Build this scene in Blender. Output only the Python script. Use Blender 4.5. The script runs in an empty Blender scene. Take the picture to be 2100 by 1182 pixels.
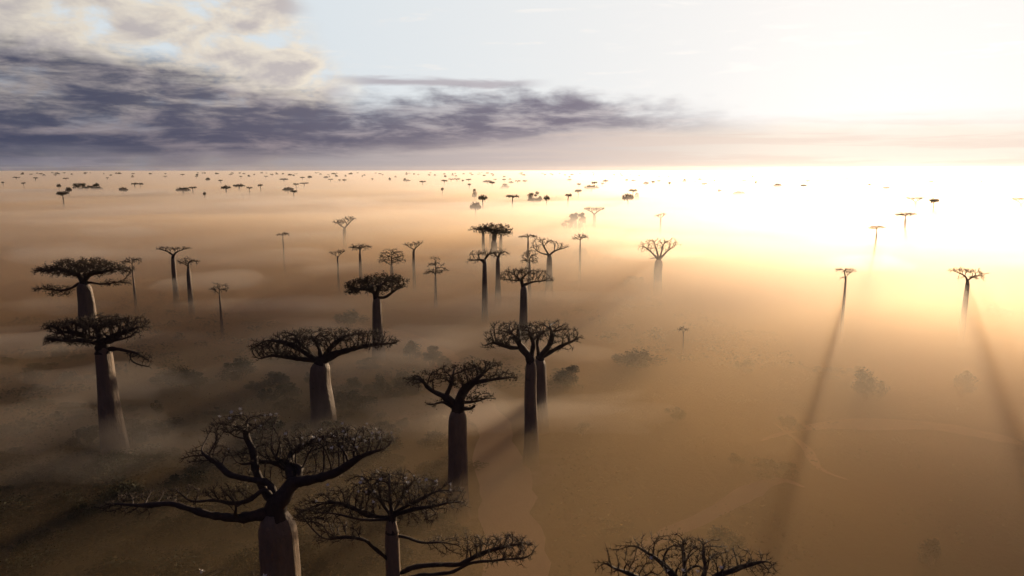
import bpy, math, random
import numpy as np
from mathutils import Vector, noise as mnoise, Matrix

S = bpy.context.scene
COL = S.collection
R = math.radians

# ------------------------------------------------------------------ camera
EYE, FPX, PITCH = 46.0, 1419.0, 9.8
cam_d = bpy.data.cameras.new("camera")
cam = bpy.data.objects.new("camera", cam_d)
COL.objects.link(cam)
cam.location = (0, 0, EYE)
cam.rotation_euler = (R(90 - PITCH), 0, 0)
cam_d.sensor_width = 36.0
cam_d.lens = 36.0 * FPX / 2100.0
cam_d.clip_start = 0.5
cam_d.clip_end = 60000
S.camera = cam

# ------------------------------------------------------------------ light
SUN_EL, SUN_AZ = 5.4, 28.5
sd = bpy.data.lights.new("sun", 'SUN')
sd.energy = 4.9
sd.angle = R(1.2)
sd.color = (1.0, 0.735, 0.48)
so = bpy.data.objects.new("sun", sd)
COL.objects.link(so)
sdir = Vector((math.sin(R(SUN_AZ)) * math.cos(R(SUN_EL)), math.cos(R(SUN_AZ)) * math.cos(R(SUN_EL)), math.sin(R(SUN_EL))))
so.rotation_euler = sdir.to_track_quat('Z', 'Y').to_euler()
so.location = (60, 100, 90)

S.view_settings.view_transform = 'Standard'
S.view_settings.look = 'None'
S.view_settings.gamma = 1
S.view_settings.exposure = 0.0

S.render.engine = 'CYCLES'
cy = S.cycles
cy.max_bounces = 8
cy.diffuse_bounces = 1
cy.glossy_bounces = 1
cy.transmission_bounces = 1
cy.volume_bounces = 6
cy.transparent_max_bounces = 96
cy.use_denoising = True
cy.sample_clamp_indirect = 8


# ------------------------------------------------------------------ node helper
class NT:
    def __init__(self, tree):
        self.t = tree
        self.n = tree.nodes
        self.l = tree.links

    def new(self, typ, **kw):
        nd = self.n.new(typ)
        for k, v in kw.items():
            setattr(nd, k, v)
        return nd

    def put(self, sock, v):
        if isinstance(v, (int, float)):
            sock.default_value = v
        elif isinstance(v, tuple):
            sock.default_value = v if len(v) == len(sock.default_value) else (*v, 1)
        else:
            self.l.new(v, sock)

    def m(self, op, *a, clamp=False):
        nd = self.new('ShaderNodeMath', operation=op)
        nd.use_clamp = clamp
        for i, v in enumerate(a):
            self.put(nd.inputs[i], v)
        return nd.outputs[0]

    def mr(self, v, a, b, c=0.0, d=1.0, smooth=True):
        nd = self.new('ShaderNodeMapRange')
        nd.interpolation_type = 'SMOOTHSTEP' if smooth else 'LINEAR'
        for i, x in enumerate((v, a, b, c, d)):
            self.put(nd.inputs[i], x)
        return nd.outputs[0]

    def mix(self, f, a, b, blend='MIX'):
        nd = self.new('ShaderNodeMix', data_type='RGBA', blend_type=blend)
        nd.clamp_result = False
        self.put(nd.inputs[0], f)
        self.put(nd.inputs[6], a)
        self.put(nd.inputs[7], b)
        return nd.outputs[2]

    def noise(self, vec, scale, detail=4.0, rough=0.55, dist=0.0):
        nd = self.new('ShaderNodeTexNoise')
        self.put(nd.inputs['Vector'], vec)
        nd.inputs['Scale'].default_value = scale
        nd.inputs['Detail'].default_value = detail
        nd.inputs['Roughness'].default_value = rough
        nd.inputs['Distortion'].default_value = dist
        return nd.outputs['Fac']

    def xyz(self, x, y, z):
        nd = self.new('ShaderNodeCombineXYZ')
        for i, v in enumerate((x, y, z)):
            self.put(nd.inputs[i], v)
        return nd.outputs[0]


# ------------------------------------------------------------------ sky
world = bpy.data.worlds.new("World")
S.world = world
world.use_nodes = True
world.node_tree.nodes.clear()
W = NT(world.node_tree)
SKY_STRENGTH = 0.15
tc = W.new('ShaderNodeTexCoord')
sep = W.new('ShaderNodeSeparateXYZ')
W.l.new(tc.outputs['Generated'], sep.inputs[0])
dx, dy, dz = sep.outputs
EL = W.m('MULTIPLY', W.m('ARCSINE', dz), 180 / math.pi)              # degrees
AZ = W.m('MULTIPLY', W.m('ARCTAN2', dx, dy), 180 / math.pi)
elp = W.m('MAXIMUM', EL, 0.0)
# the sky node looks at a direction that never drops below the horizon
svec = W.xyz(dx, dy, W.m('MAXIMUM', dz, 0.004))
sky = W.new('ShaderNodeTexSky', sky_type='NISHITA')
sky.sun_disc = False
sky.sun_elevation = R(SUN_EL)
sky.sun_rotation = R(SUN_AZ)
sky.air_density = 1.0
sky.dust_density = 1.6
sky.ozone_density = 2.5
sky.altitude = 50
W.l.new(svec, sky.inputs[0])
base = sky.outputs[0]
# clouds: a field in azimuth and elevation, infinitely far away
cv = W.xyz(W.m('MULTIPLY', AZ, 0.085), W.m('MULTIPLY', elp, 0.62), 3.0)
cvf = W.xyz(W.m('MULTIPLY', AZ, 0.1), W.m('MULTIPLY', elp, 0.17), 7.0)
n_st = W.noise(cv, 1.0, 7, 0.6, 0.4)
n_wide = W.noise(cvf, 0.7, 3, 0.5)
cvc = W.xyz(W.m('MULTIPLY', AZ, 0.1), W.m('MULTIPLY', elp, 0.20), 7.0)
cvs = W.xyz(W.m('ADD', W.m('MULTIPLY', AZ, 0.1), 0.05), W.m('ADD', W.m('MULTIPLY', elp, 0.20), 0.03), 7.0)
n_cu = W.noise(cvc, 2.3, 10, 0.57, 0.2)
n_cu2 = W.noise(cvs, 2.3, 10, 0.57, 0.2)
wst = W.m('SUBTRACT', n_st, 0.5)
ww = W.m('SUBTRACT', n_wide, 0.5)
elw = W.m('ADD', elp, W.m('ADD', W.m('MULTIPLY', wst, 3.0), W.m('MULTIPLY', ww, 1.6)))
# dark stratus bank: top sinks from 8.5 deg at far left, bottom rises to the right
top = W.m('ADD', W.m('ADD', W.mr(AZ, -36.0, -14.0, 8.7, 5.3), W.mr(AZ, -14.0, 0.0, 0.0, 1.0)), W.mr(AZ, 0.0, 20.0, 0.0, -1.9))
bot = W.mr(AZ, -25.0, 4.0, 1.0, 2.9, smooth=False)
band = W.m('MULTIPLY', W.mr(W.m('SUBTRACT', top, W.m('ADD', elw, W.m('MULTIPLY', W.m('SUBTRACT', n_cu, 0.5), 4.0))), -0.6, 1.5), W.mr(W.m('SUBTRACT', elw, bot), -1.2, 0.7))
fade = W.mr(AZ, 4.0, 23.0, 1.0, 0.0)
band = W.m('MULTIPLY', band, fade)
# haze bank that lies on the horizon
hz = W.m('MULTIPLY', W.mr(elw, 4.6, 2.0), W.mr(AZ, -30.0, 45.0, 0.95, 0.80))
# thin streak above the bank
streak = W.m('MULTIPLY', W.mr(W.m('ABSOLUTE', W.m('SUBTRACT', W.m('ADD', elp, W.m('MULTIPLY', wst, 1.6)), 6.75)), 0.55, 0.1),
             W.m('MULTIPLY', W.mr(AZ, -16.0, -10.0), W.mr(AZ, 4.0, -2.0)))
# upper cumulus, left
cu_edge = W.mr(W.m('ADD', AZ, W.m('MULTIPLY', ww, 26.0)), -12.0, -18.0)
cu = W.m('MULTIPLY', W.mr(n_cu, 0.33, 0.50), cu_edge)
cu_shade = W.m('SUBTRACT', W.m('ADD', W.mr(n_cu, 0.46, 0.64), 0.15), W.m('MULTIPLY', W.m('SUBTRACT', n_cu, n_cu2), 5.0), clamp=True)
# wisps in the clear part
wi = W.m('MULTIPLY', W.mr(W.noise(W.xyz(W.m('MULTIPLY', AZ, 0.1), W.m('MULTIPLY', elp, 0.75), 11.0), 1.6, 8, 0.62, 0.5), 0.56, 0.70), W.mr(elp, 5.0, 8.0))
cmul = 1.0 / SKY_STRENGTH
gain = W.mr(AZ, -40.0, 30.0, 0.72, 1.2, smooth=False)


def cc(r, g, b):
    return (r * cmul, g * cmul, b * cmul, 1)


def lit(col):
    return W.mix(1.0, col, W.xyz(gain, gain, gain), 'MULTIPLY')


bw = W.new('ShaderNodeRGBToBW')
W.l.new(base, bw.inputs[0])
grey = W.xyz(bw.outputs[0], bw.outputs[0], bw.outputs[0])
c0 = W.mix(0.85, base, grey)
# high thin veil of cloud in front of the sky
c0 = W.mix(0.972, c0, W.mix(W.mr(AZ, -20.0, 22.0, smooth=False), cc(0.70, 0.77, 0.82), cc(0.97, 0.935, 0.90)))
c1 = W.mix(W.m('MULTIPLY', wi, 0.5), c0, lit(cc(0.98, 0.93, 0.88)))
c2 = W.mix(W.m('MULTIPLY', cu, 0.85), c1, lit(W.mix(cu_shade, cc(0.98, 0.86, 0.70), cc(0.60, 0.52, 0.50))))
hcol = W.mix(W.mr(AZ, -34.0, 3.0, smooth=False), cc(0.085, 0.090, 0.140), cc(0.56, 0.44, 0.41))
hcol = W.mix(W.mr(AZ, 3.0, 22.0, smooth=False), hcol, cc(0.96, 0.82, 0.68))
n_row = W.noise(W.xyz(W.m('MULTIPLY', AZ, 0.055), W.m('MULTIPLY', elp, 1.15), 21.0), 1.0, 6, 0.6, 0.3)
hcol = W.mix(W.m('MULTIPLY', W.mr(n_row, 0.44, 0.58), 0.7), hcol, W.mix(W.mr(AZ, -34.0, 20.0, smooth=False), cc(0.20, 0.19, 0.25), cc(0.82, 0.62, 0.50)))
c3 = W.mix(W.m('MULTIPLY', hz, 0.9), c2, hcol)
c4 = W.mix(W.m('MULTIPLY', streak, 0.7), c3, lit(cc(0.40, 0.34, 0.38)))
stcol = W.mix(W.mr(n_st, 0.57, 0.80), cc(0.058, 0.064, 0.112), cc(0.34, 0.28, 0.30))
stcol = W.mix(W.mr(AZ, -30.0, 6.0, 0.0, 0.5, smooth=False), stcol, cc(0.33, 0.27, 0.33))
n_brk = W.noise(W.xyz(W.m('MULTIPLY', AZ, 0.16), W.m('MULTIPLY', elp, 0.75), 31.0), 1.3, 9, 0.6, 0.25)
stcol = W.mix(W.mr(n_brk, 0.45, 0.70, 0.0, 0.62), stcol, W.mix(W.mr(AZ, -34.0, 6.0, smooth=False), cc(0.20, 0.165, 0.20), cc(0.55, 0.44, 0.44)))
c5 = W.mix(W.m('MULTIPLY', band, W.mr(n_brk, 0.40, 0.72, 0.95, 0.62)), c4, stcol)
# added dark cover over the unseen sky above, beside and behind, cutting ambient light
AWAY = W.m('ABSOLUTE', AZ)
dim_cover = W.m('MAXIMUM', W.mr(EL, 13.3, 16.5), W.mr(AWAY, 38.5, 46.0))
c6 = W.mix(W.m('MULTIPLY', dim_cover, 0.97), c5, W.mix(n_wide, cc(0.018, 0.017, 0.044), cc(0.042, 0.037, 0.090)))
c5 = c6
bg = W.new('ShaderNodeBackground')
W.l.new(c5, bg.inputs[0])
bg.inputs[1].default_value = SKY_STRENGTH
wo = W.new('ShaderNodeOutputWorld')
W.l.new(bg.outputs[0], wo.inputs[0])


# ------------------------------------------------------------------ pixel -> world
CP, SP = math.cos(R(PITCH)), math.sin(R(PITCH))


def ray(px, py):
    x, v = (px - 1050.0) / FPX, (591.0 - py) / FPX
    return Vector((x, CP + v * SP, v * CP - SP))


def at(px, py, Y):
    d = ray(px, py)
    return Vector((0, 0, EYE)) + d * (Y / d.y)


def ground_at(px, py):
    d = ray(px, py)
    return Vector((0, 0, EYE)) + d * (-EYE / d.z)


def dist_for(py, H):
    d = ray(1050, py)
    return (EYE - H) / (-d.z) * d.y


def mpp(Y, py=591):   # metres per photo pixel on the plane y = Y
    d = ray(1050, py)
    return (Y / d.y) / FPX


# ------------------------------------------------------------------ materials
def material(name, build):
    m = bpy.data.materials.new(name)
    m.use_nodes = True
    m.node_tree.nodes.clear()
    t = NT(m.node_tree)
    out = t.new('ShaderNodeOutputMaterial')
    build(t, out)
    return m


def surf(t, out, col, rough=0.9, bump=None, strength=0.5, distance=0.1, spec=0.25):
    p = t.new('ShaderNodeBsdfPrincipled')
    t.put(p.inputs['Base Color'], col)
    t.put(p.inputs['Roughness'], rough)
    p.inputs['Specular IOR Level'].default_value = spec
    if bump is not None:
        b = t.new('ShaderNodeBump')
        b.inputs['Strength'].default_value = strength
        b.inputs['Distance'].default_value = distance
        t.put(b.inputs['Height'], bump)
        t.l.new(b.outputs[0], p.inputs['Normal'])
    t.l.new(p.outputs[0], out.inputs[0])


def objvec(t, sx=1, sy=1, sz=1):
    c = t.new('ShaderNodeTexCoord')
    mp = t.new('ShaderNodeMapping')
    mp.inputs['Scale'].default_value = (sx, sy, sz)
    t.l.new(c.outputs['Object'], mp.inputs[0])
    return mp.outputs[0]


def b_trunk(t, out):
    v = objvec(t, 1, 1, 0.22)
    v2 = objvec(t, 1, 1, 1.6)
    n1, n2 = t.noise(v, 1.6, 6, 0.6), t.noise(v2, 0.7, 5, 0.65)
    col = t.mix(n1, (0.11, 0.082, 0.060), (0.31, 0.23, 0.16))
    col = t.mix(t.mr(n2, 0.58, 0.8), col, (0.08, 0.06, 0.047))
    h = t.m('ADD', t.noise(v, 4.5, 6, 0.6), t.m('MULTIPLY', n2, 0.8))
    surf(t, out, col, 0.6, h, 0.9, 0.22, spec=0.35)


def b_branch(t, out):
    v = objvec(t)
    n = t.noise(v, 2.0, 5, 0.6)
    col = t.mix(n, (0.022, 0.016, 0.013), (0.10, 0.075, 0.06))
    surf(t, out, col, 0.75, t.noise(v, 9.0, 4, 0.6), 0.6, 0.05, spec=0.2)


def b_leaf(dark, light):
    def f(t, out):
        n = t.noise(objvec(t), 0.9, 3, 0.6)
        surf(t, out, t.mix(n, dark, light), 0.75)
    return f


def b_flower(t, out):
    surf(t, out, t.mix(t.noise(objvec(t), 6.0), (0.70, 0.66, 0.55), (0.86, 0.84, 0.78)), 0.6)


def b_ground(t, out):
    v = objvec(t)
    big = t.noise(v, 0.014, 5, 0.6, 0.5)
    mid = t.noise(v, 0.08, 6, 0.6, 0.4)
    fine = t.noise(v, 0.9, 6, 0.65)
    scrub = t.mix(fine, (0.010, 0.011, 0.006), (0.050, 0.046, 0.024))
    earth = t.mix(fine, (0.17, 0.12, 0.085), (0.34, 0.26, 0.18))
    f = t.mr(t.m('ADD', t.m('MULTIPLY', big, 0.6), t.m('MULTIPLY', mid, 0.4)), 0.54, 0.64)
    surf(t, out, t.mix(f, scrub, earth), 0.95, t.m('ADD', fine, t.m('MULTIPLY', mid, 2.0)), 0.8, 0.5)


def b_road(t, out):
    v = objvec(t)
    n = t.noise(v, 0.5, 6, 0.65)
    surf(t, out, t.mix(n, (0.27, 0.20, 0.14), (0.40, 0.31, 0.22)), 0.95, t.noise(v, 2.5, 5), 0.5, 0.15)


TRUNK = material("baobab_bark", b_trunk)
BRANCH = material("branch_bark", b_branch)
LEAF = material("baobab_leaf", b_leaf((0.020, 0.020, 0.010), (0.075, 0.060, 0.030)))
SHRUB = material("shrub_leaf", b_leaf((0.018, 0.024, 0.010), (0.080, 0.085, 0.035)))
FLOWER = material("baobab_flower", b_flower)
GROUND = material("forest_floor", b_ground)
ROAD = material("sandy_track", b_road)


def mesh_obj(name, verts, faces, mat, parent=None, smooth=False):
    me = bpy.data.meshes.new(name)
    me.from_pydata(verts, [], faces)
    me.materials.append(mat)
    if smooth:
        me.polygons.foreach_set('use_smooth', [True] * len(me.polygons))
    me.update()
    o = bpy.data.objects.new(name, me)
    COL.objects.link(o)
    if parent is not None:
        o.parent = parent
    return o


def tag(o, label=None, cat=None, group=None, kind=None):
    for k, v in (("label", label), ("category", cat), ("group", group), ("kind", kind)):
        if v:
            o[k] = v
    return o


def empty(name, loc):
    o = bpy.data.objects.new(name, None)
    o.empty_display_size = 2
    o.location = loc
    COL.objects.link(o)
    return o


# ------------------------------------------------------------------ ground, tracks
FAR_Y = 9300.0


def geo_axis(lo, hi, centre, d0, growth):
    a, b, s = [centre], [centre], d0
    while a[-1] < hi:
        a.append(min(hi, a[-1] + s))
        s *= growth
    s = d0
    while b[-1] > lo:
        b.append(max(lo, b[-1] - s))
        s *= growth
    return sorted(set(b + a))


def ground_z(x, y):
    f = max(0.0, 1 - math.hypot(x, y) / 1500.0)
    return 0.5 * f * mnoise.noise(Vector((x * 0.03, y * 0.03, 0)))


gx = geo_axis(-8000, 8000, 0, 8, 1.06)
gy = geo_axis(-400, FAR_Y, 120, 8, 1.06)
nx = len(gx)
mesh_obj("ground", [(x, y, ground_z(x, y)) for y in gy for x in gx],
         [(j * nx + i, j * nx + i + 1, (j + 1) * nx + i + 1, (j + 1) * nx + i) for j in range(len(gy) - 1) for i in range(nx - 1)],
         GROUND, smooth=True)["kind"] = "structure"


def track(name, pts, w, zoff=0.05, seed=0):
    """A sandy track on the ground through photo points."""
    P = [ground_at(*p) for p in pts]
    Q = []
    for i in range(len(P) - 1):
        p0, p1, p2, p3 = P[max(i - 1, 0)], P[i], P[i + 1], P[min(i + 2, len(P) - 1)]
        n = max(4, int((p2 - p1).length / 2.5))
        for k in range(n):
            t = k / n
            Q.append(0.5 * ((2 * p1) + (p2 - p0) * t + (2 * p0 - 5 * p1 + 4 * p2 - p3) * t * t + (3 * p1 - p0 - 3 * p2 + p3) * t ** 3))
    Q.append(P[-1])
    V, F = [], []
    for i, q in enumerate(Q):
        d = (Q[min(i + 1, len(Q) - 1)] - Q[max(i - 1, 0)]).normalized()
        s = Vector((d.y, -d.x, 0))
        for k in range(5):
            u = (k - 2) / 2
            e_ = min(1.0, i / 8.0, (len(Q) - 1 - i) / 8.0) if name == "sandy_path" else 1.0
            ww_ = w * (0.06 + 0.94 * e_) * (1 + 0.75 * mnoise.noise(Vector((i * 0.17, u * 3, seed))) + .35 * mnoise.noise(Vector((i * 0.6, u * 5, seed)))) / 2
            p = q + s * u * ww_
            V.append((p.x, p.y, ground_z(p.x, p.y) + zoff + (0.06 if abs(u) < 1 else 0)))
        if i:
            for k in range(4):
                a = (i - 1) * 5 + k
                F.append((a, a + 1, a + 6, a + 5))
    o = mesh_obj(name, V, F, ROAD, smooth=True)
    o["kind"] = "structure"


track("dirt_road", [(1075, 1300), (1065, 1182), (1050, 1060), (1025, 960), (995, 860), (960, 790), (900, 725), (820, 690), (700, 668), (560, 655)], 7.5, 0.06, 1)
track("sandy_path", [(1290, 1182), (1330, 1120), (1480, 1045), (1540, 1010), (1600, 985), (1650, 1000)], 3.2, 0.10, 2)
track("sandy_path", [(1560, 905), (1640, 880), (1760, 868), (1900, 874), (2010, 892), (2110, 915), (2250, 950)], 4.5, 0.14, 3)
track("sandy_path", [(1590, 870), (1650, 915), (1680, 960), (1740, 985)], 2.4, 0.18, 4)

# ------------------------------------------------------------------ tree engine
rnd = random.Random(11)


def frame(d):
    d = d / (np.linalg.norm(d) + 1e-9)
    a = np.array((0, 0, 1.0)) if abs(d[2]) < 0.9 else np.array((1.0, 0, 0))
    u = np.cross(d, a)
    u /= np.linalg.norm(u)
    return u, np.cross(d, u)


class Buf:
    def __init__(self):
        self.v, self.f = [], []

    def tube(self, pts, rads, sides):
        n = len(pts)
        pts = np.asarray(pts)
        tan = np.gradient(pts, axis=0)
        u, w = frame(tan[0])
        b0 = len(self.v)
        ang = [2 * math.pi * k / sides for k in range(sides)]
        for i in range(n):
            d = tan[i] / (np.linalg.norm(tan[i]) + 1e-9)
            u = u - d * np.dot(u, d)
            u /= (np.linalg.norm(u) + 1e-9)
            w = np.cross(d, u)
            for a in ang:
                self.v.append(tuple(pts[i] + rads[i] * (math.cos(a) * u + math.sin(a) * w)))
        for i in range(n - 1):
            for k in range(sides):
                a, b = b0 + i * sides + k, b0 + i * sides + (k + 1) % sides
                self.f.append((a, b, b + sides, a + sides))
        self.v.append(tuple(pts[-1] + tan[-1] * 0.3))
        t = len(self.v) - 1
        for k in range(sides):
            self.f.append((b0 + (n - 1) * sides + k, b0 + (n - 1) * sides + (k + 1) % sides, t))

    def spike(self, p, d, L, r):
        u, w = frame(d)
        b = len(self.v)
        for k in range(3):
            a = 2.094 * k
            self.v.append(tuple(p + r * (math.cos(a) * u + math.sin(a) * w)))
        self.v.append(tuple(p + d * L))
        self.f += [(b, b + 1, b + 3), (b + 1, b + 2, b + 3), (b + 2, b, b + 3)]

    def leaf(self, p, s, rg):
        d = rg.normal(size=3)
        u, w = frame(d)
        b = len(self.v)
        w = w * s * 0.55
        u = u * s
        for q in (p - u, p + w, p + u, p - w):
            self.v.append(tuple(q))
        self.f.append((b, b + 1, b + 2, b + 3))


def colonize(nodes, parents, attr, step, kill, iters, rg, up=0.12):
    N = [np.array(p) for p in nodes]
    par = list(parents)
    A = np.array(attr)
    live = np.ones(len(A), bool)
    NA = np.array(N)
    DR = []
    for i, p_ in enumerate(par):
        v_ = N[i] - N[p_] if p_ >= 0 else np.array((0, 0, 1.0))
        DR.append(v_ / (np.linalg.norm(v_) + 1e-9))
    D = np.linalg.norm(A[:, None] - NA[None], axis=2)
    near, nd = D.argmin(1), D.min(1)
    nch = {}
    for _ in range(iters):
        idx = np.nonzero(live)[0]
        if not len(idx):
            break
        ids = near[idx]
        vec = A[idx] - np.array(N)[ids]
        vec /= np.linalg.norm(vec, axis=1)[:, None] + 1e-9
        uq, inv = np.unique(ids, return_inverse=True)
        acc = np.zeros((len(uq), 3))
        np.add.at(acc, inv, vec)
        acc += rg.normal(size=acc.shape) * 0.13
        new = []
        for k, n in enumerate(uq):
            if nch.get(n, 0) >= 4:
                # exhausted node: hand its attractors a random kick
                live[idx[inv == k]] &= rg.random((inv == k).sum()) > 0.5
                continue
            d = acc[k] / (np.linalg.norm(acc[k]) + 1e-9)
            d = d + 0.55 * DR[n]
            rad_ = np.array((N[n][0] - N[0][0], N[n][1] - N[0][1], 0.0))
            d += 0.22 * rad_ / (np.linalg.norm(rad_) + 1.0)
            d[2] += up
            d /= np.linalg.norm(d)
            N.append(N[n] + d * step)
            DR.append(d)
            par.append(int(n))
            nch[n] = nch.get(n, 0) + 1
            new.append(len(N) - 1)
        if not new:
            continue
        P = np.array([N[i] for i in new])
        D = np.linalg.norm(A[idx][:, None] - P[None], axis=2)
        j = D.argmin(1)
        dm = D[np.arange(len(idx)), j]
        better = dm < nd[idx]
        nd[idx[better]] = dm[better]
        near[idx[better]] = np.array(new)[j[better]]
        live[nd < kill] = False
    return np.array(N), par


def tree_meshes(root, skel, attr, r_tip, r_max, step, kill, seed, twig=(2, 0.7), leaves=0, leaf_s=0.2, iters=90, up=0.12, minr=None):
    """skel: list of (points, r0, r1) polylines in local space; first starts at the trunk top."""
    rg = np.random.default_rng(seed)
    nodes, par, mr = [], [], []
    for pts, r0, r1 in skel:
        pts = [np.array(p, float) for p in pts]
        dense = [pts[0]]
        for i in range(len(pts) - 1):
            n = max(1, int(np.linalg.norm(pts[i + 1] - pts[i]) / step))
            for k in range(1, n + 1):
                dense.append(pts[i] + (pts[i + 1] - pts[i]) * k / n)
        if nodes:
            dd = np.linalg.norm(np.array(nodes) - dense[0], axis=1)
            last = int(dd.argmin())
        else:
            last = -1
        for k, p in enumerate(dense):
            if last >= 0 and k == 0 and np.linalg.norm(nodes[last] - p) < step * 0.6:
                continue
            j = rg.normal(size=3) * step * 0.10 * (k > 0)
            nodes.append(p + j)
            par.append(last)
            run = np.linalg.norm(p - nodes[0])
            mr.append((r0 + (r1 - r0) * k / max(1, len(dense) - 1)) * 0.62 * (1 + 0.9 * math.exp(-run / (1.6 * r_max + 0.4))))
            last = len(nodes) - 1
    N, par = colonize(nodes, par, attr, step, kill, iters, rg, up)
    n = len(N)
    mr = np.array(mr + [0.0] * (n - len(mr)))
    kids = [[] for _ in range(n)]
    for i, p in enumerate(par):
        if p >= 0:
            kids[p].append(i)
    tips = np.zeros(n)
    for i in range(n - 1, -1, -1):
        if not kids[i]:
            tips[i] = max(tips[i], 1)
        if par[i] >= 0:
            tips[par[i]] += tips[i]
    tot = max(2.0, tips.max())
    p = math.log(r_max / r_tip) / math.log(tot)
    rad = np.maximum(r_tip * tips ** p, mr)
    for i in range(n):          # a child is never thicker than its parent
        if par[i] >= 0:
            rad[i] = min(rad[i], rad[par[i]] * 1.02)
    rad = rad * (1 + 0.16 * rg.uniform(-1, 1, n) * (rad > 0.07))
    br, lf = Buf(), Buf()
    starts = [0]
    while starts:
        s = starts.pop()
        chain, rr = ([N[par[s]]] if par[s] >= 0 else []) + [N[s]], ([rad[s]] if par[s] >= 0 else []) + [rad[s]]
        c = s
        while kids[c]:
            ks = sorted(kids[c], key=lambda q: -tips[q])
            starts += ks[1:]
            c = ks[0]
            chain.append(N[c])
            rr.append(rad[c])
        if len(chain) < 2:
            continue
        P = np.array(chain)
        if len(P) > 3:
            for _ in range(2):
                P[1:-1] = 0.5 * P[1:-1] + 0.25 * (P[:-2] + P[2:])
        sides = 9 if rr[0] > 0.3 else 6 if rr[0] > 0.12 else 4 if rr[0] > 0.06 else 3
        br.tube(P, rr, sides)
    nt, L = twig
    thin = np.nonzero(tips <= 3)[0]
    for i in thin:
        if par[i] < 0:
            continue
        d0 = N[i] - N[par[i]]
        d0 /= np.linalg.norm(d0) + 1e-9
        for _ in range(nt):
            d = d0 * 0.8 + rg.normal(size=3) * 0.75 + np.array((0, 0, 0.30))
            d /= np.linalg.norm(d)
            l = L * rg.uniform(0.5, 1.2)
            q = N[i]
            br.spike(q, d, l, r_tip * 0.8)
            if L > 0.45:
                d2 = d + rg.normal(size=3) * 0.6
                d2 /= np.linalg.norm(d2)
                br.spike(q + d * l * 0.5, d2, l * 0.6, r_tip * 0.6)
            for _ in range(leaves):
                lf.leaf(q + d * l * rg.uniform(0.5, 1.1) + rg.normal(size=3) * leaf_s * 0.6, leaf_s * rg.uniform(0.6, 1.2), rg)
    return br, lf, N, tips


def trunk_buf(rt, rb, h, seed, lean=(0, 0), sides=26, rings=26, belly=0.0):
    b = Buf()
    for j in range(rings + 1):
        t = j / rings
        r = rt + (rb - rt) * (1 - t) ** 1.5 + belly * math.sin(math.pi * min(1, t * 1.1)) * rb
        r *= 1 + 0.10 * max(0, (0.05 - t) / 0.05)
        if t > 0.9:
            r *= 1 - 0.42 * ((t - 0.9) / 0.1) ** 1.6
        cx, cy_ = lean[0] * t + 0.16 * rt * mnoise.noise(Vector((seed, t * 2.2, 1))), lean[1] * t
        for k in range(sides):
            a = 2 * math.pi * k / sides
            q = Vector((math.cos(a) * 1.7, math.sin(a) * 1.7, t * h * 0.10 + seed * 7.3))
            f = 1 + 0.13 * mnoise.noise(q) + 0.075 * mnoise.noise(Vector((q.x * 3.4, q.y * 3.4, q.z * 1.2))) + 0.02 * mnoise.noise(Vector((q.x, q.y, t * h * 1.3)))
            b.v.append((cx + r * f * math.cos(a), cy_ + r * f * math.sin(a), t * h * (1 + 0.0)))
    for j in range(rings):
        for k in range(sides):
            a, c = j * sides + k, j * sides + (k + 1) % sides
            b.f.append((a, c, c + sides, a + sides))
    b.v.append((lean[0], lean[1], h * 1.005))
    t_ = len(b.v) - 1
    for k in range(sides):
        b.f.append((rings * sides + k, rings * sides + (k + 1) % sides, t_))
    return b


def pads_to_attr(pads, Y0, origin, n, rg, yscale=0.8):
    """pads in photo pixels (cx, cy, half width, half height[, depth offset m]) -> attractor points (local)."""
    area = [p[2] * p[3] + p[2] * 4 for p in pads]
    out = []
    for p, a in zip(pads, area):
        cx, cy_, w, h = p[:4]
        dy_ = p[4] if len(p) > 4 else 0.0
        Y = Y0 + dy_
        c = at(cx, cy_, Y)
        s = mpp(Y, cy_)
        w_, h_ = w * s, h * s
        el = math.atan2(EYE - c.z, Y)
        ry = w_ * yscale
        k = ry * math.sin(el)
        if k > 0.85 * h_:
            ry = 0.85 * h_ / math.sin(el)
            k = 0.85 * h_
        rz = max(math.sqrt(h_ * h_ - k * k), 0.25 * h_)
        m = max(6, int(n * a / sum(area)))
        th = rg.uniform(0, 2 * math.pi, m)
        rr = np.sqrt(rg.uniform(0, 1, m))
        dome = np.sqrt(np.maximum(0, 1 - rr ** 2))
        z = c.z + rz * (dome * rg.uniform(-0.55, 1.0, m) ** 1)
        x = c.x + w_ * rr * np.cos(th)
        y = Y + ry * rr * np.sin(th)
        out.append(np.stack([x - origin.x, y - origin.y, z - origin.z], 1))
    return np.concatenate(out)


def copy_tree(o, loc, scale, rz):
    r = o.copy()
    COL.objects.link(r)
    r.location, r.scale, r.rotation_euler = loc, scale, (0, 0, rz)
    for ch in list(o.children):
        c = ch.copy()
        COL.objects.link(c)
        c.parent = r
    for k in ("label", "group", "category"):
        if k in r:
            del r[k]
    return r


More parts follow.
